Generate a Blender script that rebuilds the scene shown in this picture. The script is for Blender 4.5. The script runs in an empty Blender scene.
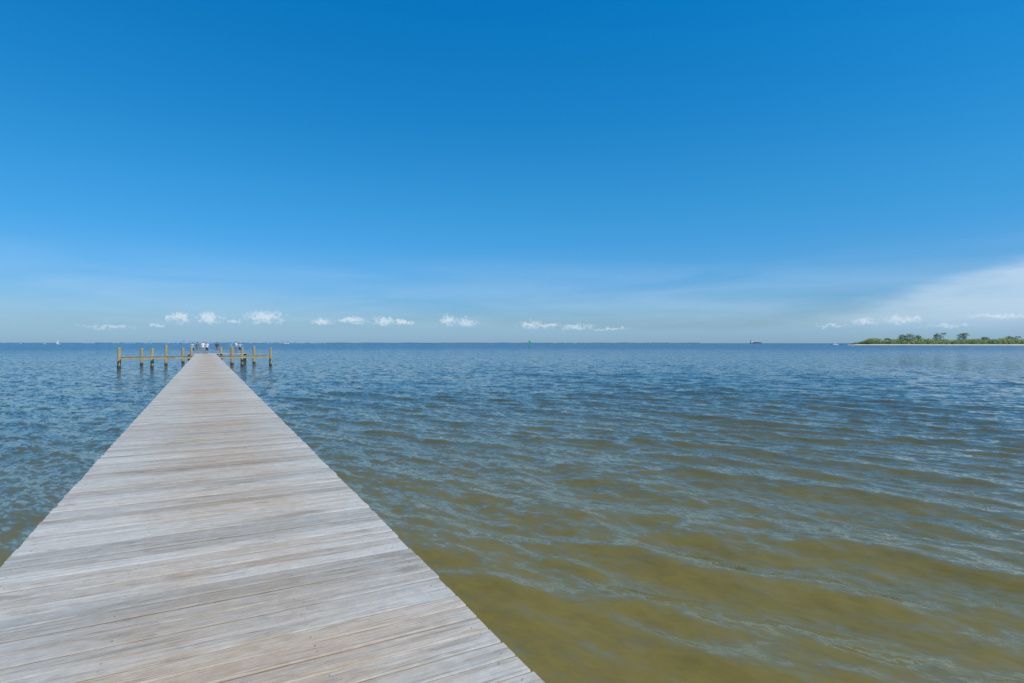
import bpy, bmesh, math, random
import numpy as np
from mathutils import Vector, Matrix, noise as mnoise
random.seed(7); np.random.seed(7)
scene=bpy.context.scene
F=569.0; TH=math.atan(307/F); CH=3.0; DECK=1.45
fw=Vector((math.sin(TH),math.cos(TH),0)); rt=Vector((math.cos(TH),-math.sin(TH),0))
def P(px,D,z=0.0):
    v=fw*D+rt*((px-512)/F*D); return Vector((v.x,v.y,z))

# ---------------------------------------------------------------- helpers
def link(o):
    scene.collection.objects.link(o); return o
def obj(name,verts,faces,mats,mi=None,smooth=False,parent=None):
    me=bpy.data.meshes.new(name); me.from_pydata([tuple(v) for v in verts],[],faces)
    for m in mats: me.materials.append(m)
    if mi is not None: me.polygons.foreach_set('material_index',mi)
    if smooth: me.polygons.foreach_set('use_smooth',[True]*len(me.polygons))
    me.update(); o=bpy.data.objects.new(name,me); link(o)
    if parent: o.parent=parent
    return o
class MB:
    def __init__(s): s.v=[];s.f=[];s.m=[]
    def add(s,vs,fs,m=0):
        b=len(s.v); s.v+= [Vector(v) for v in vs]
        s.f+=[tuple(b+i for i in f) for f in fs]; s.m+=[m]*len(fs)
    def box(s,c,d,m=0,rz=0.0,taper=1.0):
        x,y,z=[k/2 for k in d]; R=Matrix.Rotation(rz,3,'Z'); c=Vector(c)
        vs=[]
        for sz,t in((-1,1.0),(1,taper)):
            for sx,sy in((-1,-1),(1,-1),(1,1),(-1,1)):
                vs.append(c+R@Vector((sx*x*t,sy*y*t,sz*z)))
        s.add(vs,[(3,2,1,0),(4,5,6,7),(0,1,5,4),(1,2,6,5),(2,3,7,6),(3,0,4,7)],m)
    def tube(s,pts,rad,n=8,m=0,cap=True):
        pts=[Vector(p) for p in pts]; vs=[];fs=[]
        for i,p in enumerate(pts):
            a=pts[max(i-1,0)];b=pts[min(i+1,len(pts)-1)]
            t=(b-a).normalized(); up=Vector((0,0,1)) if abs(t.z)<.9 else Vector((1,0,0))
            u=t.cross(up).normalized(); w=u.cross(t)
            for k in range(n):
                an=2*math.pi*k/n; vs.append(p+(u*math.cos(an)+w*math.sin(an))*rad[i])
        for i in range(len(pts)-1):
            for k in range(n):
                k2=(k+1)%n; fs.append((i*n+k,i*n+k2,(i+1)*n+k2,(i+1)*n+k))
        if cap:
            fs.append(tuple(range(n-1,-1,-1))); fs.append(tuple((len(pts)-1)*n+k for k in range(n)))
        s.add(vs,fs,m)
    def make(s,name,mats,smooth=False,parent=None):
        return obj(name,s.v,s.f,mats,s.m,smooth,parent)
def newmat(name):
    m=bpy.data.materials.new(name); m.use_nodes=True
    nt=m.node_tree; b=nt.nodes['Principled BSDF']; return m,nt,b
def N(nt,t,**k):
    n=nt.nodes.new(t)
    for a,v in k.items(): setattr(n,a,v)
    return n
def M(nt,op,a,b=None,c=None,clamp=False):
    n=nt.nodes.new('ShaderNodeMath'); n.operation=op; n.use_clamp=clamp
    for i,x in enumerate((a,b,c)):
        if x is None: continue
        if isinstance(x,(int,float)): n.inputs[i].default_value=x
        else: nt.links.new(x,n.inputs[i])
    return n.outputs[0]
def VM(nt,op,a,b=None):
    n=nt.nodes.new('ShaderNodeVectorMath'); n.operation=op
    for i,x in enumerate((a,b)):
        if x is None: continue
        if isinstance(x,(tuple,list)): n.inputs[i].default_value=x
        else: nt.links.new(x,n.inputs[i])
    return n
def MIX(nt,f,a,b,blend='MIX'):
    n=nt.nodes.new('ShaderNodeMix'); n.data_type='RGBA'; n.blend_type=blend
    for i,x in ((0,f),(6,a),(7,b)):
        if isinstance(x,(int,float)): n.inputs[i].default_value=x
        elif isinstance(x,(tuple,list)): n.inputs[i].default_value=(*x[:3],1)
        else: nt.links.new(x,n.inputs[i])
    return n.outputs[2]
def NOISE(nt,vec,scale,detail=3,rough=.5,dist=0):
    n=nt.nodes.new('ShaderNodeTexNoise'); n.inputs['Scale'].default_value=scale
    n.inputs['Detail'].default_value=detail; n.inputs['Roughness'].default_value=rough
    n.inputs['Distortion'].default_value=dist
    if vec is not None: nt.links.new(vec,n.inputs['Vector'])
    return n
def SM(nt,x,a,b,c=0.,d=1.):
    n=nt.nodes.new('ShaderNodeMapRange'); n.interpolation_type='SMOOTHSTEP'
    nt.links.new(x,n.inputs[0])
    for i,v in enumerate((a,b,c,d)): n.inputs[i+1].default_value=v
    return n.outputs[0]
def simple(name,col,rough=.7,var=.15,scale=3.0):
    m,nt,b=newmat(name)
    tc=N(nt,'ShaderNodeTexCoord'); no=NOISE(nt,tc.outputs['Object'],scale,4)
    c=MIX(nt,no.outputs['Fac'],[x*(1-var*2) for x in col],[min(1,x*(1+var*2)) for x in col])
    nt.links.new(c,b.inputs['Base Color']); b.inputs['Roughness'].default_value=rough
    return m

# ---------------------------------------------------------------- camera
cd=bpy.data.cameras.new('camera'); cam=link(bpy.data.objects.new('camera',cd))
cd.lens=20.0; cd.sensor_width=36; cd.clip_end=40000; cd.clip_start=.05
cam.location=(0,0,CH); cam.rotation_euler=(math.radians(90.15),0,-TH)
scene.camera=cam
scene.view_settings.view_transform='Standard'; scene.view_settings.look='None'
scene.view_settings.exposure=0

# ---------------------------------------------------------------- sun + sky
SEL=math.radians(58); SAZ=TH+math.radians(130)   # heading clockwise from +Y
sd=bpy.data.lights.new('sun','SUN'); sun=link(bpy.data.objects.new('sun',sd))
sd.energy=4.2; sd.angle=math.radians(.5); sd.color=(1,.95,.87)
dirv=Vector((math.sin(SAZ)*math.cos(SEL),math.cos(SAZ)*math.cos(SEL),math.sin(SEL)))
sun.rotation_euler=dirv.to_track_quat('Z','Y').to_euler(); sun.location=(0,-10,30)

w=bpy.data.worlds.new('World'); scene.world=w; w.use_nodes=True; nt=w.node_tree
bg=nt.nodes['Background']; bg.inputs['Strength'].default_value=.15
sky=N(nt,'ShaderNodeTexSky'); sky.sky_type='NISHITA'; sky.sun_disc=False
sky.sun_elevation=SEL; sky.sun_rotation=SAZ
sky.air_density=1.0; sky.dust_density=.6; sky.ozone_density=2.5
tc=N(nt,'ShaderNodeTexCoord'); d=VM(nt,'NORMALIZE',tc.outputs['Generated']).outputs[0]
sp=N(nt,'ShaderNodeSeparateXYZ'); nt.links.new(d,sp.inputs[0])
R2D=180/math.pi
el=M(nt,'MULTIPLY',M(nt,'ARCSINE',sp.outputs[2]),R2D)
az=M(nt,'MULTIPLY',M(nt,'ARCTAN2',sp.outputs[0],sp.outputs[1]),R2D)
cr=N(nt,'ShaderNodeValToRGB'); nt.links.new(M(nt,'DIVIDE',el,60.0,clamp=True),cr.inputs[0])
e=cr.color_ramp.elements
K=1.2
e[0].position=0; e[0].color=(.35/K,.51/K,.75/K,1)
e[1].position=1; e[1].color=(.02/K,.70/K,1,1)
for p,c in((.04,(.31,.50,.75)),(.09,(.24,.53,.82)),(.16,(.18,.60,.88)),(.24,(.13,.66,.93)),(.36,(.065,.68,1.01)),(.5,(.02,.70,1.1))):
    q=e.new(p); q.color=(c[0]/K,c[1]/K,c[2]/K,1)
ramp=VM(nt,'MULTIPLY',cr.outputs[0],(K,K,K)).outputs[0]
base=MIX(nt,1.0,sky.outputs[0],ramp,'MULTIPLY')
cv=N(nt,'ShaderNodeCombineXYZ'); nt.links.new(az,cv.inputs[0]); nt.links.new(el,cv.inputs[1])
# streaky haze / cirrus
mp=VM(nt,'MULTIPLY',cv.outputs[0],(.05,.42,1)).outputs[0]
n1=NOISE(nt,mp,1.0,4,.55,.5).outputs['Fac']
mp2=VM(nt,'MULTIPLY',cv.outputs[0],(.12,.5,1)).outputs[0]
n2=NOISE(nt,mp2,1.7,4,.55,.3).outputs['Fac']
def azel(px,py):
    a=math.degrees(TH+math.atan((px-512)/F)); return a,math.degrees(math.atan((343-py)/math.hypot(F,px-512)))
# low haze band all around
hz=M(nt,'MULTIPLY',M(nt,'MULTIPLY',SM(nt,el,.2,2.5),SM(nt,el,10.0,3.0)),SM(nt,n1,.2,.75))
col=MIX(nt,M(nt,'MULTIPLY',hz,.36),base,(3.2,4.6,6.0))
# cirrus bank to the right
a1,_=azel(740,300); a2,_=azel(990,300)
edge=M(nt,'ADD',M(nt,'MULTIPLY',SM(nt,az,a1+4,a2+4),3.6),2.9)     # upper edge elevation
up=SM(nt,M(nt,'SUBTRACT',M(nt,'ADD',edge,M(nt,'MULTIPLY',M(nt,'SUBTRACT',n2,.5),1.8)),el),-.45,1.4)
lowf=SM(nt,M(nt,'ADD',el,M(nt,'MULTIPLY',M(nt,'SUBTRACT',n1,.5),1.5)),-.4,2.8)
ci=M(nt,'MULTIPLY',M(nt,'MULTIPLY',up,lowf),M(nt,'MULTIPLY',SM(nt,az,a1,a2),SM(nt,n2,.2,.75,.65,1.)))
col=MIX(nt,M(nt,'MULTIPLY',ci,.66),col,(3.9,4.9,5.9))
# cumulus puffs
dn=NOISE(nt,cv.outputs[0],1.5,4,.65)
off=VM(nt,'MULTIPLY',VM(nt,'SUBTRACT',dn.outputs['Color'],(.5,.5,.5)).outputs[0],(3.0,1.2,0)).outputs[0]
pc=VM(nt,'ADD',cv.outputs[0],off).outputs[0]
puffs=[(156,325,5,1.5),(179,317,8,4),(209,318,9,4),(264,317,15,4.5),(232,321,7,1.5),(322,322,8,2.2),(352,320,12,2.4),(384,321,7,3.6),(403,322,9,2.),
 (448,320,5,4),(465,322,9,3),(530,325,10,3.2),(549,326,8,1.8),(577,327,11,2.4),(866,321,10,2.6),(904,320,15,2.4),(832,326,12,1.5),(1000,316,24,1.6),(1200,316,40,6),(610,329,14,1.2),(110,327,20,1.3),(950,326,18,1.3)]
acc=None
for (px,py,pw,ph) in puffs:
    a,ee=azel(px,py); ad=math.degrees(pw/F*math.cos(math.radians(a)-TH)**2); ed=math.degrees(ph/F)*.95
    v=VM(nt,'SUBTRACT',pc,(a,ee,0)).outputs[0]
    v=VM(nt,'MULTIPLY',v,(1/ad,1/ed,0)).outputs[0]
    l=VM(nt,'LENGTH',v).outputs['Value']
    acc=l if acc is None else M(nt,'MINIMUM',acc,l)
n3=NOISE(nt,cv.outputs[0],3.6,4,.7).outputs['Fac']
pm=SM(nt,M(nt,'ADD',acc,M(nt,'MULTIPLY',M(nt,'SUBTRACT',n3,.5),3.4)),1.7,.1)
col=MIX(nt,M(nt,'MULTIPLY',pm,.72),col,(4.8,5.4,6.0))
# bluish distant bank right above horizon
bk=M(nt,'MULTIPLY',SM(nt,M(nt,'ADD',el,M(nt,'MULTIPLY',n1,-1.4)),1.6,.3),.5)
col=MIX(nt,bk,col,(1.95,3.45,4.9))
nt.links.new(col,bg.inputs['Color'])

# ---------------------------------------------------------------- water
def axis(lo,hi,step,g1,g2,far):
    c=list(np.arange(lo,hi,step)); s=step; x=c[-1]
    while x<far: s*=g2; x+=s; c.append(x)
    s=step; x=lo; L=[]
    while x>-far: s*=g1; x-=s; L.append(x)
    return np.array(L[::-1]+c)
xs=axis(-9,26,.08,1.035,1.02,9000); ys=axis(1,24,.08,1.12,1.018,9000)
X,Y=np.meshgrid(xs,ys); dX,_=np.meshgrid(np.gradient(xs),np.gradient(ys)); _,dY=np.meshgrid(np.gradient(xs),np.gradient(ys))
ds=np.maximum(dX,dY); Z=np.zeros_like(X)
rng=np.random.RandomState(3)
bang=math.atan2(-.78,-.62)-TH   # waves travelling toward the shore
WXx=.35*np.sin(X*.21+1.3*np.sin(Y*.13))+.25*np.sin(Y*.47+X*.3+2.); WYy=.35*np.sin(Y*.19-X*.11+1.)+.25*np.sin(X*.53-Y*.2)
for i in range(90):
    lam=.32*(4.5/.32)**(rng.rand()**1.0)
    ang=bang+rng.randn()*(.5 if lam<1.2 else .3); k=2*math.pi/lam
    A=.0056*lam**.95*(.6+.8*rng.rand())
    if lam>2: A*=.55
    wgt=np.clip((lam/ds-2.5)/2.5,0,1)
    gust=.75+.5*np.sin((X*math.cos(i)+Y*math.sin(i))*.5/lam**.5+i)
    ph=k*(math.cos(ang)*(X+WXx)+math.sin(ang)*(Y+WYy))+rng.rand()*6.28
    s=np.sin(ph); Z+=A*wgt*gust*(1.7*np.exp(1.3*(s-1))-.6)
nx,ny=len(xs),len(ys)
co=np.stack([X.ravel(),Y.ravel(),Z.ravel()],1).astype(np.float32)
idx=np.arange(nx*ny).reshape(ny,nx)
q=np.stack([idx[:-1,:-1],idx[:-1,1:],idx[1:,1:],idx[1:,:-1]],-1).reshape(-1,4).astype(np.int32)
me=bpy.data.meshes.new('water'); me.vertices.add(len(co)); me.vertices.foreach_set('co',co.ravel())
me.loops.add(q.size); me.loops.foreach_set('vertex_index',q.ravel())
me.polygons.add(len(q)); me.polygons.foreach_set('loop_start',np.arange(0,q.size,4,dtype=np.int32))
me.polygons.foreach_set('use_smooth',np.ones(len(q),dtype=bool))
me.update(calc_edges=True)
water=link(bpy.data.objects.new('water',me))
m,nt,b=newmat('sea_water')
g=N(nt,'ShaderNodeNewGeometry'); pos=g.outputs['Position']
dist=VM(nt,'LENGTH',pos).outputs['Value']
rot=N(nt,'ShaderNodeVectorRotate'); rot.rotation_type='Z_AXIS'; nt.links.new(pos,rot.inputs['Vector'])
rot.inputs['Angle'].default_value=-(bang+math.pi/2)
ra=rot.outputs[0]
st=VM(nt,'MULTIPLY',ra,(.5,1,1)).outputs[0]
a_=NOISE(nt,st,2.1,3,.65,.5).outputs['Color']; b_=NOISE(nt,st,8.0,3,.65,.4).outputs['Color']; c_=NOISE(nt,st,.4,2,.5,.3).outputs['Color']
def slope(c,kf):
    v=VM(nt,'SUBTRACT',c,(.5,.5,.5)).outputs[0]
    n=VM(nt,'SCALE',v); nt.links.new(kf,n.inputs['Scale'])
    return n.outputs[0]
sv=VM(nt,'ADD',slope(a_,SM(nt,dist,12,60,.5,1.35)),slope(b_,SM(nt,dist,5,60,.7,.9))).outputs[0]
sv=VM(nt,'ADD',sv,slope(c_,SM(nt,dist,60,300,.0,.5))).outputs[0]
sv=VM(nt,'MULTIPLY',sv,(1,1,0)).outputs[0]
nn=VM(nt,'NORMALIZE',VM(nt,'ADD',g.outputs['Normal'],sv).outputs[0]).outputs[0]
nt.links.new(nn,b.inputs['Normal'])
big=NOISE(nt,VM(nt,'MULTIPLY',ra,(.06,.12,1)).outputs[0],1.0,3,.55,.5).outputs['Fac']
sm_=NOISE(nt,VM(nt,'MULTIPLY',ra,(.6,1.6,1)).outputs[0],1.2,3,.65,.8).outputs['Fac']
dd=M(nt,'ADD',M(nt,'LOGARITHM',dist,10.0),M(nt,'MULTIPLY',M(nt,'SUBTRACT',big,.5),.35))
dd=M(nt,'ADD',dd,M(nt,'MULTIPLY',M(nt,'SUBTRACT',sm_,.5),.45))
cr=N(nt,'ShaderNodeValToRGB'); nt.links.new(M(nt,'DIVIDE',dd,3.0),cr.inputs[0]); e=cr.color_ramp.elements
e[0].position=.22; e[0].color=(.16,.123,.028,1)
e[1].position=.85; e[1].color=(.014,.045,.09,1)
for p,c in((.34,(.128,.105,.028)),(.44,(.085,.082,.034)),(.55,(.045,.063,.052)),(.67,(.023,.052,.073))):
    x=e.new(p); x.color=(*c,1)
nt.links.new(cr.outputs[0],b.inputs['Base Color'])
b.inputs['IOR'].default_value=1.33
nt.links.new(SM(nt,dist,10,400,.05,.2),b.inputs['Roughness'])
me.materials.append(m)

# ---------------------------------------------------------------- pier
def woodmat(name,c1,c2,c3,board=True):
    m,nt,b=newmat(name)
    g=N(nt,'ShaderNodeNewGeometry'); pos=g.outputs['Position']
    at=N(nt,'ShaderNodeAttribute'); at.attribute_name='rnd'; r=at.outputs['Color']
    rs=N(nt,'ShaderNodeSeparateColor'); nt.links.new(r,rs.inputs[0])
    o=VM(nt,'ADD',pos,VM(nt,'MULTIPLY',r,(40,0,30)).outputs[0]).outputs[0]
    gr=NOISE(nt,VM(nt,'MULTIPLY',o,(1.6,42,42)).outputs[0],1,6,.65,.8).outputs['Fac']
    gr2=NOISE(nt,VM(nt,'MULTIPLY',o,(5,150,150)).outputs[0],1,3,.6).outputs['Fac']
    bl=NOISE(nt,VM(nt,'MULTIPLY',o,(1.3,5,5)).outputs[0],1,5,.6,.6).outputs['Fac']
    fi=NOISE(nt,pos,14,4,.7,.2).outputs['Fac']
    pa=NOISE(nt,pos,.55,5,.6,.4).outputs['Fac']
    sx=N(nt,'ShaderNodeSeparateXYZ'); nt.links.new(pos,sx.inputs[0])
    cen=SM(nt,M(nt,'ABSOLUTE',M(nt,'ADD',sx.outputs[0],-.2)),1.2,.2)
    f=M(nt,'ADD',M(nt,'MULTIPLY',cen,.7),M(nt,'MULTIPLY',M(nt,'SUBTRACT',pa,.5),2.0))
    f=M(nt,'ADD',f,M(nt,'MULTIPLY',M(nt,'SUBTRACT',rs.outputs[1],.5),.6))
    f=M(nt,'ADD',f,M(nt,'MULTIPLY',M(nt,'SUBTRACT',bl,.5),1.6),clamp=True)
    col=MIX(nt,f,c1,c2)
    dk=SM(nt,gr,.48,.7); col=MIX(nt,M(nt,'MULTIPLY',dk,.75),col,c3)
    wh=SM(nt,M(nt,'ADD',gr2,M(nt,'MULTIPLY',bl,.35)),.62,.82)
    col=MIX(nt,M(nt,'MULTIPLY',wh,.4),col,(.53,.5,.44))
    st_=SM(nt,M(nt,'ADD',bl,M(nt,'MULTIPLY',fi,.4)),.74,.92); col=MIX(nt,M(nt,'MULTIPLY',st_,.6),col,(.16,.13,.1))
    v=M(nt,'ADD',M(nt,'MULTIPLY',rs.outputs[0],.32),.82)
    v=M(nt,'MULTIPLY',v,M(nt,'ADD',M(nt,'MULTIPLY',fi,.55),.69))
    hs=N(nt,'ShaderNodeHueSaturation'); nt.links.new(v,hs.inputs['Value']); nt.links.new(col,hs.inputs['Color'])
    nt.links.new(hs.outputs[0],b.inputs['Base Color']); b.inputs['Roughness'].default_value=.85
    bp=N(nt,'ShaderNodeBump'); bp.inputs['Distance'].default_value=.004; bp.inputs['Strength'].default_value=.9
    nt.links.new(M(nt,'ADD',M(nt,'MULTIPLY',gr,-1.),M(nt,'MULTIPLY',gr2,.3)),bp.inputs['Height']); nt.links.new(bp.outputs[0],b.inputs['Normal'])
    return m
deckm=woodmat('weathered_deck_wood',(.40,.372,.325),(.355,.265,.18),(.18,.14,.105))
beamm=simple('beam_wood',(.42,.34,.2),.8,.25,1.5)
under=simple('under_deck_wood',(.11,.085,.06),.9,.25,2)
screwm=simple('rusty_screw',(.1,.075,.06),.7,.3,5)
pier=link(bpy.data.objects.new('wooden_pier',None))
WL,WR=-1.243,1.364; END=91.0
V=[];Fc=[];Rn=[]
def board(x0,x1,y0,y1,zt,th=.038,ch=.007):
    r=(random.random(),random.random(),random.random(),1)
    tz=random.uniform(-.003,.003); w0=random.uniform(-.003,.003); b0=len(V); sk=random.uniform(-.003,.003)
    n=5; cup=random.uniform(-.0015,.002)
    for i in range(n+1):
        t=i/n; x=x0+(x1-x0)*t; dz=tz+w0*math.sin(t*3.14)+ .001*random.uniform(-1,1); dy=sk*(t-.5)+.001*random.uniform(-1,1)
        for yy,zz in((y0,-ch),(y0+ch,0),((y0+y1)/2,cup),(y1-ch,0),(y1,-ch),(y1,-th),(y0,-th)):
            V.append((x,yy+dy,zt+dz+zz)); Rn.append(r)
    for i in range(n):
        for k in range(7):
            a=b0+i*7+k; c=b0+i*7+(k+1)%7
            Fc.append((a,a+7,c+7,c))
    Fc.append(tuple(b0+k for k in range(7))[::1]); Fc.append(tuple(b0+n*7+k for k in range(6,-1,-1)))
y=-6.0; scr=MB()
while y<END:
    wv=.14+random.uniform(-.003,.003); gap=random.uniform(.009,.015)
    board(WL+random.uniform(-.008,.008),WR+random.uniform(-.008,.008),y,y+wv,DECK)
    if y<14:
        for sx in(-1.14,-.42,.5,1.27):
            for sy in(.035,.105):
                if random.random()<.25: continue
                cx=sx+random.uniform(-.03,.03); cy=y+sy+random.uniform(-.014,.014); rr_=random.uniform(.002,.0042)
                vs=[(cx+rr_*math.cos(a*math.pi/3),cy+rr_*math.sin(a*math.pi/3),DECK+.0052) for a in range(6)]
                scr.add(vs,[(0,1,2,3,4,5)])
    y+=wv+gap
# end platform (T head)
y=END+.02
while y<96.4:
    wv=.14; board(-2.2,5.4,y,y+wv,DECK); y+=wv+.007
def boards_obj(name,parent):
    me=bpy.data.meshes.new(name); me.from_pydata(V,[],Fc); me.materials.append(deckm)
    at=me.color_attributes.new('rnd','FLOAT_COLOR','POINT'); at.data.foreach_set('color',np.array(Rn,dtype=np.float32).ravel())
    me.update(); bm=bmesh.new(); bm.from_mesh(me); bmesh.ops.recalc_face_normals(bm,faces=bm.faces); bm.to_mesh(me); bm.free()
    o=link(bpy.data.objects.new(name,me)); o.parent=parent; return o
boards_obj('deck_boards',pier)
scr.make('deck_screws',[screwm],parent=pier)
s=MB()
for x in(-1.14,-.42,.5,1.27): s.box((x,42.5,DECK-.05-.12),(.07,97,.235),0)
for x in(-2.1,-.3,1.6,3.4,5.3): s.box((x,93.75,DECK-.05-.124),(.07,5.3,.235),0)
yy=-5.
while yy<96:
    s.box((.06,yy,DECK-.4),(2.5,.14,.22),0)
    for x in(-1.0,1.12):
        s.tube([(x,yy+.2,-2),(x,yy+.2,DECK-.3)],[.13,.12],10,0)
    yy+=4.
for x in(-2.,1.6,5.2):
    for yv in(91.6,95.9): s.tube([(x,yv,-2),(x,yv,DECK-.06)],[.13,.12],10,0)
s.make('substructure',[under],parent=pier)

# pilings and catwalk beams
slip=link(bpy.data.objects.new('boat_slip_catwalk',None))
m,nt,b=newmat('tidal_piling_wood'); pilem2=m
g=N(nt,'ShaderNodeNewGeometry'); sx=N(nt,'ShaderNodeSeparateXYZ'); nt.links.new(g.outputs['Position'],sx.inputs[0])
no=NOISE(nt,VM(nt,'MULTIPLY',g.outputs['Position'],(9,9,1.2)).outputs[0],1,5,.6).outputs['Fac']
c=MIX(nt,no,(.3,.22,.1),(.6,.47,.24))
wl=SM(nt,M(nt,'ADD',sx.outputs[2],M(nt,'MULTIPLY',no,.3)),.6,.35); c=MIX(nt,wl,c,(.06,.055,.035))
nt.links.new(c,b.inputs['Base Color']); b.inputs['Roughness'].default_value=.85
def piling(x,y,top):
    s=MB(); lx,ly=random.uniform(-.05,.05),random.uniform(-.05,.05); r=random.uniform(.16,.2)
    pts=[(x-lx,y-ly,-2),(x,y,.2),(x+lx*.5,y+ly*.5,top*.6),(x+lx,y+ly,top-.03),(x+lx,y+ly,top)]
    s.tube(pts,[r*1.1,r*1.05,r,r*.97,r*.85],12,0)
    s.make('piling',[pilem2],smooth=False)
def wp(px,sdist):
    k=(px-205)*math.cos(TH)/F; return k*sdist*math.cos(TH)/(1-k*math.sin(TH))
S1=81.
for px,sd_,top in((119,S1,2.45),(152,S1,2.35),(166,89,2.7),(141.5,91,2.3),(191.5,89,2.55),(232,S1+6,2.5),(242,S1,2.45),(254,90,2.5),(270.5,S1,2.35),(221,92.,2.4),(183,97,2.3)):
    piling(wp(px,sd_),sd_,top)
c=MB()
def catwalk(x0,x1,y0):
    for dy in(-.42,.42): c.box(((x0+x1)/2,y0+dy,DECK-.24),(x1-x0,.07,.3),0)
    n=int((x1-x0)/.155)
    for i in range(n): c.box((x0+.08+i*.155,y0,DECK-.07+random.uniform(-.003,.003)),(.14,1.0,.035),1)
catwalk(wp(119,S1)+.2,WL-.02,S1-.0)
catwalk(WR+.02,wp(270.5,S1)-.2,S1-.0)
for px in(119,152,242,270.5):
    c.box((wp(px,S1),S1,DECK-.475),(.16,1.3,.16),0)
c.make('walkway_frame',[beamm,beamm],parent=slip)

# ---------------------------------------------------------------- people
def fmat(n,c): return simple(n,c,.75,.08,6)
skinm=fmat('skin',(.45,.27,.19)); 
def person(x,y,z,head,shirt,pants,hairc,long_pants=False,pose='stand',h=1.72,hat=None):
    k=h/1.72
    J={'pelvis':(0,0,.95),'spine':(0,.01,1.12),'chest':(0,.0,1.33),'neck':(0,0,1.47),'hb':(0,.01,1.54)}
    arm={'stand':[(.20,0,1.41),(.25,.03,1.14),(.26,-.06,.88)],
         'lean':[(.20,-.02,1.41),(.26,-.12,1.17),(.16,-.38,1.10)],
         'hip':[(.20,0,1.41),(.36,.08,1.17),(.20,-.02,1.0)]}
    pl,pr={'stand':('stand','stand'),'fish':('lean','lean'),'mix':('stand','hip')}[pose]
    A=[[(sg*p[0],p[1],p[2]) for p in arm[q]] for sg,q in((1,pl),(-1,pr))]
    legs=[[(.09,0,.9),(.115,-.03,.5),(.12,.01,.1),(.13,-.14,.035)],[(-.09,0,.9),(-.12,-.05 if pose!='stand' else -.02,.5),(-.15,.03,.1),(-.16,-.12,.035)]]
    vs=[];R=[];E=[]
    def av(p,r): vs.append(Vector(p)); R.append(r); return len(vs)-1
    ch=[av(J['pelvis'],(.155,.11)),av(J['spine'],(.14,.1)),av(J['chest'],(.165,.115)),av(J['neck'],(.06,.06)),av(J['hb'],(.055,.055))]
    for i in range(4): E.append((ch[i],ch[i+1]))
    for a in A:
        i0=av(a[0],(.062,.062)); i1=av(a[1],(.046,.046)); i2=av(a[2],(.028,.03)); E+= [(ch[2],i0),(i0,i1),(i1,i2)]
    for l in legs:
        i=[av(l[0],(.098,.1)),av(l[1],(.06,.062)),av(l[2],(.04,.042)),av(l[3],(.035,.028))]; E+=[(ch[0],i[0]),(i[0],i[1]),(i[1],i[2]),(i[2],i[3])]
    me=bpy.data.meshes.new('t'); me.from_pydata(vs,E,[]); o=link(bpy.data.objects.new('t',me))
    o.modifiers.new('s','SKIN')
    for i,sv_ in enumerate(me.skin_vertices[0].data): sv_.radius=R[i]; sv_.use_root=(i==0)
    ss=o.modifiers.new('u','SUBSURF'); ss.levels=2; ss.render_levels=2
    dg=bpy.context.evaluated_depsgraph_get(); dg.update()
    em=bpy.data.meshes.new_from_object(o.evaluated_get(dg)); bpy.data.objects.remove(o)
    mb=MB()
    V0=[v.co.copy() for v in em.vertices]
    def segd(p,a,b):
        a=Vector(a);b=Vector(b);t=max(0,min(1,(p-a).dot(b-a)/(b-a).length_squared)); return (p-a-(b-a)*t).length
    # 0 skin 1 shirt 2 pants 3 hair 4 shoe
    mb.v+=V0
    for p in em.polygons:
        cc=p.center; m_=1
        fo=min(segd(cc,a[1],a[2]) for a in A)
        if fo<.062 and cc.z<1.3 and abs(cc.x)>.12: m_=0
        elif cc.z>1.475: m_=0
        elif cc.z<.09: m_=4
        elif cc.z<.96: m_=2 if (long_pants or cc.z>.48) else 0
        mb.f.append(tuple(p.vertices)); mb.m.append(m_)
    # hands
    for sg,a in zip((1,-1),A):
        wr=Vector(a[2]); dr=(wr-Vector(a[1])).normalized()
        if abs(dr.z)>.6: side=Vector((0,-1,0))
        else: side=Vector((0,0,1))
        pe=wr+dr*.085
        mb.tube([wr-dr*.01,wr+dr*.04,pe],[.028,.036,.034],8,0)
        for fi,(o_,ln) in enumerate(((-.027,.06),(-.009,.075),(.009,.08),(.027,.068))):
            p0=pe+side*o_-dr*.01; inn=Vector((-sg,0,0))
            mb.tube([p0,p0+dr*ln*.45,p0+dr*ln*.8+inn*ln*.3,p0+dr*ln*.9+inn*ln*.6],[.0095,.009,.008,.006],6,0)
        p0=wr+dr*.03+side*.028; mb.tube([p0,p0+side*.025+dr*.02,p0+side*.03+dr*.05],[.012,.011,.008],6,0)
    # head
    bm=bmesh.new(); bmesh.ops.create_uvsphere(bm,u_segments=20,v_segments=14,radius=1)
    for v in bm.verts:
        c_=v.co; f=1.0
        if c_.z<0: f=1-.28*(-c_.z)
        c_.x*=.076*f; c_.y*=.096*(f if c_.y>0 else 1-.1*abs(c_.z)); c_.z*=.118
        if c_.y<-.07 and abs(c_.x)<.018 and -.035<c_.z<.012: c_.y-=.02
        c_+=Vector((0,-.008,1.62))
    b0=len(mb.v); mb.v+=[v.co.copy() for v in bm.verts]
    for f_ in bm.faces:
        cc=f_.calc_center_median(); hair=(cc.z>1.675) or (cc.y>.01 and cc.z>1.575)
        mb.f.append(tuple(b0+v.index for v in f_.verts)); mb.m.append(3 if hair else 0)
    bm.free()
    for sg in(1,-1):
        mb.tube([(sg*.07,.0,1.625),(sg*.082,.012,1.628)],[.024,.02],8,0)
        mb.tube([(sg*.03,-.088,1.632),(sg*.03,-.098,1.632)],[.009,.007],8,4)
    mb.box((0,-.096,1.568),(.04,.012,.007),4)
    mats=[skinm,shirt,pants,hairc,shoem]
    if hat:
        mb.tube([(0,-.008,1.68),(0,-.008,1.70),(0,-.008,1.76)],[.15,.09,.07],14,5); mats.append(hat)
    zm=min(v.z for v in mb.v)
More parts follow.
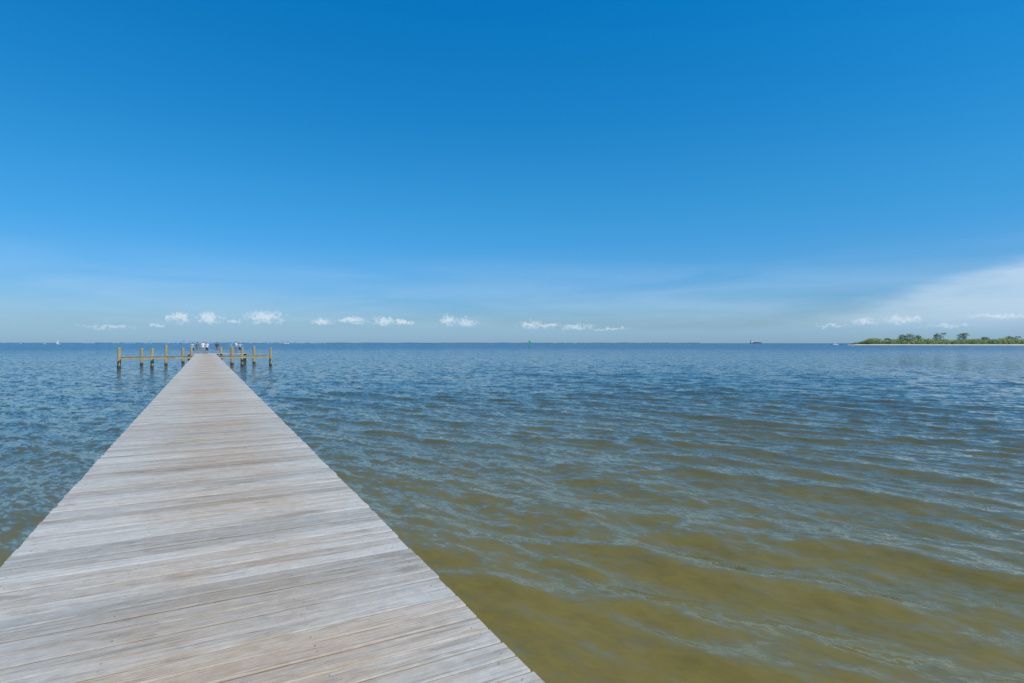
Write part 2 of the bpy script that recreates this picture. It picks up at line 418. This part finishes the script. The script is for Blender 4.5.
    Rz=Matrix.Rotation(head,3,'Z')
    mb.v=[Rz@((Vector(v)-Vector((0,0,zm)))*k)+Vector((x,y,z)) for v in mb.v]
    bpy.data.meshes.remove(em)
    mb.make('person',mats,smooth=True)
shoem=fmat('shoe',(.06,.05,.05))
white=fmat('white_cotton',(.8,.8,.8)); lblue=fmat('light_blue_cotton',(.25,.5,.65)); teal=fmat('teal_cotton',(.1,.4,.42)); navy=fmat('navy_cloth',(.03,.04,.09))
khaki=fmat('khaki_cloth',(.36,.3,.2)); grey=fmat('grey_cloth',(.2,.2,.21)); hair1=fmat('brown_hair',(.06,.035,.02)); hair2=fmat('blond_hair',(.35,.25,.12)); straw=fmat('straw_hat',(.55,.45,.28)); dred=fmat('dark_cloth',(.07,.05,.06))
Z0=DECK+.003
def pp(px,sd_): return wp(px,sd_),sd_
for px,sd_,hd,sh,pa,ha,lp,po,h,hat in(
  (192.5,92.5,.5,lblue,navy,hair1,False,'mix',1.66,None),
  (197.5,94.5,2.6,grey,khaki,hair1,True,'stand',1.72,None),
  (203,92,.1,white,khaki,hair1,False,'stand',1.76,None),
  (207,93.5,-.6,white,navy,hair2,False,'mix',1.7,straw),
  (217,94.8,3.0,dred,grey,hair1,False,'fish',1.7,None),
  (231,92.2,.4,teal,khaki,hair1,False,'stand',1.68,None),
  (236,93.6,1.2,white,grey,hair1,True,'fish',1.78,None),
  (240,95.2,2.8,lblue,navy,hair2,False,'mix',1.66,straw)):
    X_,Y_=pp(px,sd_); person(X_,Y_,Z0,hd,sh,pa,ha,lp,po,h,hat)

# ---------------------------------------------------------------- boats, marker, ship, skyline
whitep=simple('white_paint',(.8,.8,.8),.35,.03,1); glass=simple('dark_glass',(.03,.04,.05),.1,.05,1); redp=simple('red_hull_paint',(.4,.12,.1),.5,.1,.1)
bluep=simple('blue_paint',(.04,.1,.3),.4,.05,1); greenp=simple('green_marker_paint',(.03,.55,.2),.5,.05,1)
def hull(mb,L,Wd,H,m=0,keel=.35):
    secs=12; vs=[];fs=[]
    for i in range(secs+1):
        t=i/secs; x=-L/2+L*t; wd_=Wd/2*(1-max(0,(t-.45)/.55)**2.2)*(.88+.12*min(1,t*4)); hh=H*(1+.35*t*t)
        wd_=max(wd_,.01*Wd)
        for a,zz in((1,hh),(.86,.25*H),(.35,-keel*H),(-.35,-keel*H),(-.86,.25*H),(-1,hh)): vs.append((x,a*wd_,zz))
    for i in range(secs):
        for k in range(6):
            a=i*6+k;c_=i*6+(k+1)%6; fs.append((a,c_,c_+6,a+6))
    fs.append((0,1,2,3,4,5)); fs.append(tuple(secs*6+k for k in range(5,-1,-1)))
    mb.add(vs,fs,m)
def place(mb,name,mats,px,D,rz,smooth=False):
    o=mb.make(name,mats,smooth); o.location=P(px,D,0); o.rotation_euler=(0,0,rz); return o
def motor_boat(px,D,rz,L=9):
    b=MB(); hull(b,L,L*.3,L*.12); z=L*.12
    b.box((-L*.02,0,z+L*.06),(L*.34,L*.2,L*.11),0,taper=.85); b.box((L*.02,0,z+L*.075),(L*.33,L*.205,L*.05),1,taper=.9)
    b.box((-L*.05,0,z+L*.25),(L*.36,L*.22,L*.018),0)
    for sx in(-.2,.1):
        for sy in(-.09,.09): b.tube([(L*sx,L*sy,z),(L*sx,L*sy,z+L*.245)],[L*.005]*2,6,0)
    b.box((-L*.5,0,z*.9),(L*.06,L*.07,L*.13),2)
    b.tube([(-L*.1,0,z+.25*L),(-L*.16,0,z+.5*L)],[.03,.015],5,0)
    place(b,'motor_boat',[whitep,glass,bluep],px,D,rz)
motor_boat(835,820,-TH+.2,10); motor_boat(44,1500,-TH,10); motor_boat(843,900,-TH+2.8,8); motor_boat(286,1700,-TH+.4,16)
motor_boat(20,2600,-TH,14)
# sail boat
b=MB(); L=9; hull(b,L,2.8,1.0); b.box((.2,0,1.3),(3.2,1.6,.6),0,taper=.8); b.tube([(.6,0,1),(.6,0,12)],[.08,.05],6,0)
b.tube([(.6,0,2.2),(-3.6,0,2.1)],[.06,.05],6,0)
b.add([(.5,0,2.4),(-3.5,0,2.3),(-1.6,.35,5.5),(.5,.0,11.6),(.5,.1,6)],[(0,1,2,4),(4,2,3)],0)
place(b,'sail_boat',[whitep],58,1300,-TH+.3)
# cargo ship
b=MB(); L=95; hull(b,L,15,6,0); b.box((-36,0,13),(14,12,14),1,taper=.92); b.box((-36,0,17.6),(14.3,12.3,1.4),2); b.box((-40,0,23),(4,4,6),0,taper=.85)
for x in(-18,-2,14,28): b.box((x,0,8.2),(12,11,3),3)
for x in(-10,20): b.tube([(x,0,7),(x,0,20)],[.6,.4],6,1); b.tube([(x,0,19),(x+8,0,14)],[.4,.3],5,1)
place(b,'cargo_ship',[redp,whitep,glass,bluep],756,4300,-TH+.15)
# channel marker
def marker(px,D,k):
    b=MB(); b.tube([(0,0,-3),(0,0,5.2*k)],[.42*k,.36*k],10,1); b.box((0,-.44*k,4.4*k),(2.0*k,.06,2.0*k),1); b.box((0,.44*k,4.4*k),(2.0*k,.06,2.0*k),1)
    b.tube([(0,0,5.2*k),(0,0,5.8*k),(0,0,6.3*k)],[.3*k,.25*k,.12*k],8,1); b.box((0,0,2.8*k),(1.4*k,1.4*k,.1),0)
    place(b,'channel_marker',[whitep,greenp],px,D,-TH)
marker(529.5,500,.9); marker(598,1900,1.)
# skyline
hazeb=simple('haze_tinted_concrete',(.46,.55,.62),.8,.12,.02); hazeg=simple('haze_tinted_shore',(.16,.28,.36),.9,.1,.01)  # aerial haze painted into the base colours of city and far shore
b=MB(); rr=random.Random(5)
for px in list(range(70,330,3)):
    D=7200+rr.uniform(-150,150)
    if rr.random()<(.6 if px>150 else .25):
        hgt=rr.choice([14,18,22,30,38]) if 150<px<300 else rr.uniform(10,18)
        c0=P(px+rr.uniform(-1,1),D,hgt/2); b.box(c0,(rr.uniform(14,40),20,hgt),0,rz=-TH)
        if hgt>20: b.box(c0+Vector((0,0,hgt/2+2)),(8,8,4),0,rz=-TH)
for px in range(555,700,5):
    if rr.random()<.4: b.box(P(px,7300,5),(rr.uniform(15,40),15,rr.uniform(10,18)),0,rz=-TH)
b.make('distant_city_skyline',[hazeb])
vs=[];fs=[]
n=160
for i in range(n+1):
    px=-60+i*(760/n); h=max(.5,7+5*mnoise.noise(Vector((i*.35,0,0)))+3*mnoise.noise(Vector((i*1.1,5,0))))
    a=P(px,7350,-1); vs+=[a,Vector((a.x,a.y,h)),a+fw*200+Vector((0,0,h)),a+fw*200]
for i in range(n):
    for k in range(3): fs.append((i*4+k,i*4+4+k,i*4+5+k,i*4+1+k))
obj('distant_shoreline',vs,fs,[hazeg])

# ---------------------------------------------------------------- island
m,nt,b=newmat('island_ground'); g=N(nt,'ShaderNodeNewGeometry'); sx=N(nt,'ShaderNodeSeparateXYZ'); nt.links.new(g.outputs['Position'],sx.inputs[0])
no=NOISE(nt,g.outputs['Position'],.06,5,.6).outputs['Fac']
c=MIX(nt,SM(nt,M(nt,'ADD',sx.outputs[2],M(nt,'MULTIPLY',M(nt,'SUBTRACT',no,.5),1.6)),1.0,1.5),(.52,.46,.35),(.1,.13,.05)); nt.links.new(c,b.inputs['Base Color']); b.inputs['Roughness'].default_value=.95
groundm=m
tip=P(848,800); far_=P(1500,520)
axv=(far_-tip); LI=axv.length; axv.normalize(); pv=Vector((-axv.y,axv.x,0)); 
if pv.dot(fw)<0: pv=-pv
def iw(t): # half width
    return 6+70*min(1,(t*4.5))**.7
vs=[];fs=[]; nu,nv=180,20
def hz_(u,v): # v -1..1
    e_=1-abs(v)**1.6; n_=mnoise.noise(Vector((u*40,v*3,1)))
    return -.6+ (2.3*min(1,e_*3))*min(1,u*14+.45)+ .5*n_*e_
def ip(u,v):
    wob=5*mnoise.noise(Vector((u*14,0,4)))+3*mnoise.noise(Vector((u*40,0,4)))
    p=tip+axv*(LI*u)+pv*(iw(u)*(v+1)+wob); p.z=hz_(u,v); return p
for i in range(nu+1):
    for j in range(nv+1): vs.append(ip(i/nu,-1+2*j/nv))
for i in range(nu):
    for j in range(nv):
        a=i*(nv+1)+j; fs.append((a,a+1,a+nv+2,a+nv+1))
o=obj('island',vs,fs,[groundm],smooth=True)
bm=bmesh.new(); bm.from_mesh(o.data); bmesh.ops.recalc_face_normals(bm,faces=bm.faces)
if sum(f.normal.z for f in bm.faces)<0: bmesh.ops.reverse_faces(bm,faces=bm.faces)
bm.to_mesh(o.data); bm.free()
def leafmat(name,c1,c2):
    m,nt,b=newmat(name); g=N(nt,'ShaderNodeNewGeometry')
    no=NOISE(nt,g.outputs['Position'],.12,4,.6).outputs['Fac']
    f=M(nt,'ADD',M(nt,'MULTIPLY',g.outputs['Random Per Island'],.5),M(nt,'MULTIPLY',SM(nt,no,.3,.7),.5))
    nt.links.new(MIX(nt,f,c1,c2),b.inputs['Base Color']); b.inputs['Roughness'].default_value=.7; return m
scrubm=leafmat('scrub_leaves',(.1,.16,.04),(.3,.36,.1)); treem=leafmat('tree_leaves',(.07,.12,.045),(.2,.26,.1))
barkm=simple('bark',(.2,.16,.12),.9,.2,1)
def clump(mb,c,r,n,m=0,sq=.8,ls=.5,rr=random):
    for _ in range(n):
        d_=Vector((rr.gauss(0,1),rr.gauss(0,1),rr.gauss(0,1))).normalized()*r*rr.uniform(.35,1.)**.6; d_.z*=sq
        p=c+d_; a=Vector((rr.gauss(0,1),rr.gauss(0,1),rr.gauss(0,1))).normalized(); b_=a.orthogonal().normalized(); s_=ls*rr.uniform(.6,1.4)
        mb.add([p-a*s_,p+b_*s_*.6,p+a*s_,p-b_*s_*.6],[(0,1,2,3)],m)
mb=MB(); rr=random.Random(11)
for i in range(1900):
    u=rr.random(); v=rr.uniform(-.8,.3)
    if u<.006: continue
    p=ip(u,v); g_=min(1,.45+u*9)
    dens=mnoise.noise(Vector((u*25,v*1.5,9)))
    if v<-.66 and dens<.05: continue
    r=(2.2+3.4*max(0,dens+.3)+rr.random()*1.4)*g_
    clump(mb,p+Vector((0,0,r*.6)),r,42,0,.9,.7,rr)
mb.make('coastal_scrub',[scrubm])
def tree(px,H,W,kind,seed):
    rr=random.Random(seed); mb=MB()
    best=min((i/2000 for i in range(2000)),key=lambda u:abs(512+F*(ip(u,-.2).dot(rt)/ip(u,-.2).dot(fw))-px))
    p=ip(best,-.2); base=p-Vector((0,0,.5))
    ln=Vector((rr.uniform(-.08,.08),rr.uniform(-.08,.08),0))*H
    if kind=='palm':
        top=base+ln+Vector((0,0,H)); mid=base+ln*.3+Vector((0,0,H*.5))
        mb.tube([base,mid,top],[.28,.2,.15],8,1)
        for i in range(26):
            a=i*2.4; el_=rr.uniform(-.3,1.1); L_=W*.5*rr.uniform(.8,1.1); d_=Vector((math.cos(a),math.sin(a),0)); sd_=Vector((-d_.y,d_.x,0))
            pts=[]; 
            for t in (0,.3,.6,.85,1): pts.append(top+d_*L_*t*math.cos(el_*.6)+Vector((0,0,L_*(math.sin(el_)*t-.75*t*t))))
            for q_ in range(4):
                for s_ in(1,-1):
                    for h_ in(0,.5):
                        a0=pts[q_].lerp(pts[q_+1],h_); wl_=.34*L_*(1-.6*abs((q_+h_)/4-.4))
                        mb.add([a0,a0+d_*.5,a0+sd_*s_*wl_*.6+d_*.5-Vector((0,0,wl_*.5))],[(0,1,2)],0)
        mb.make('palm_tree',[treem,barkm]); return
    top=base+ln+Vector((0,0,H*.92)); mb.tube([base,base.lerp(top,.5)+Vector((.2,.1,0)),top],[.35,.22,.06],8,1)
    nb=15
    for i in range(nb):
        t=.25+.68*i/nb; a=i*2.4+rr.random(); st_=base.lerp(top,t); L_=W*.5*(1.15-.75*abs(t-.5)/.5)*rr.uniform(.6,1.15)
        en=st_+Vector((math.cos(a)*L_,math.sin(a)*L_,L_*.35)); mb.tube([st_,en],[.1,.03],5,1)
        clump(mb,en,W*.19*rr.uniform(.8,1.2),75,0,.75,.36,rr); clump(mb,st_.lerp(en,.55),W*.15,45,0,.75,.36,rr)
    clump(mb,top,W*.15,70,0,.9,.33,rr)
    mb.make('shade_tree',[treem,barkm])
for px,H,W,k_,sd_ in((872,8,8,'t',1),(888,9,8,'t',21),(903,14,11,'t',2),(911,15,13,'t',3),(918,13,10,'t',4),(938,16,10,'t',5),(944,15,8,'palm',6),(962,16,11,'t',7),(967,15,8,'palm',8),(985,10,9,'t',9),(1010,11,9,'t',12),(1018,10,7,'palm',10),(1080,13,10,'t',11),(1150,14,11,'t',13)):
    tree(px,H,W,k_,sd_)
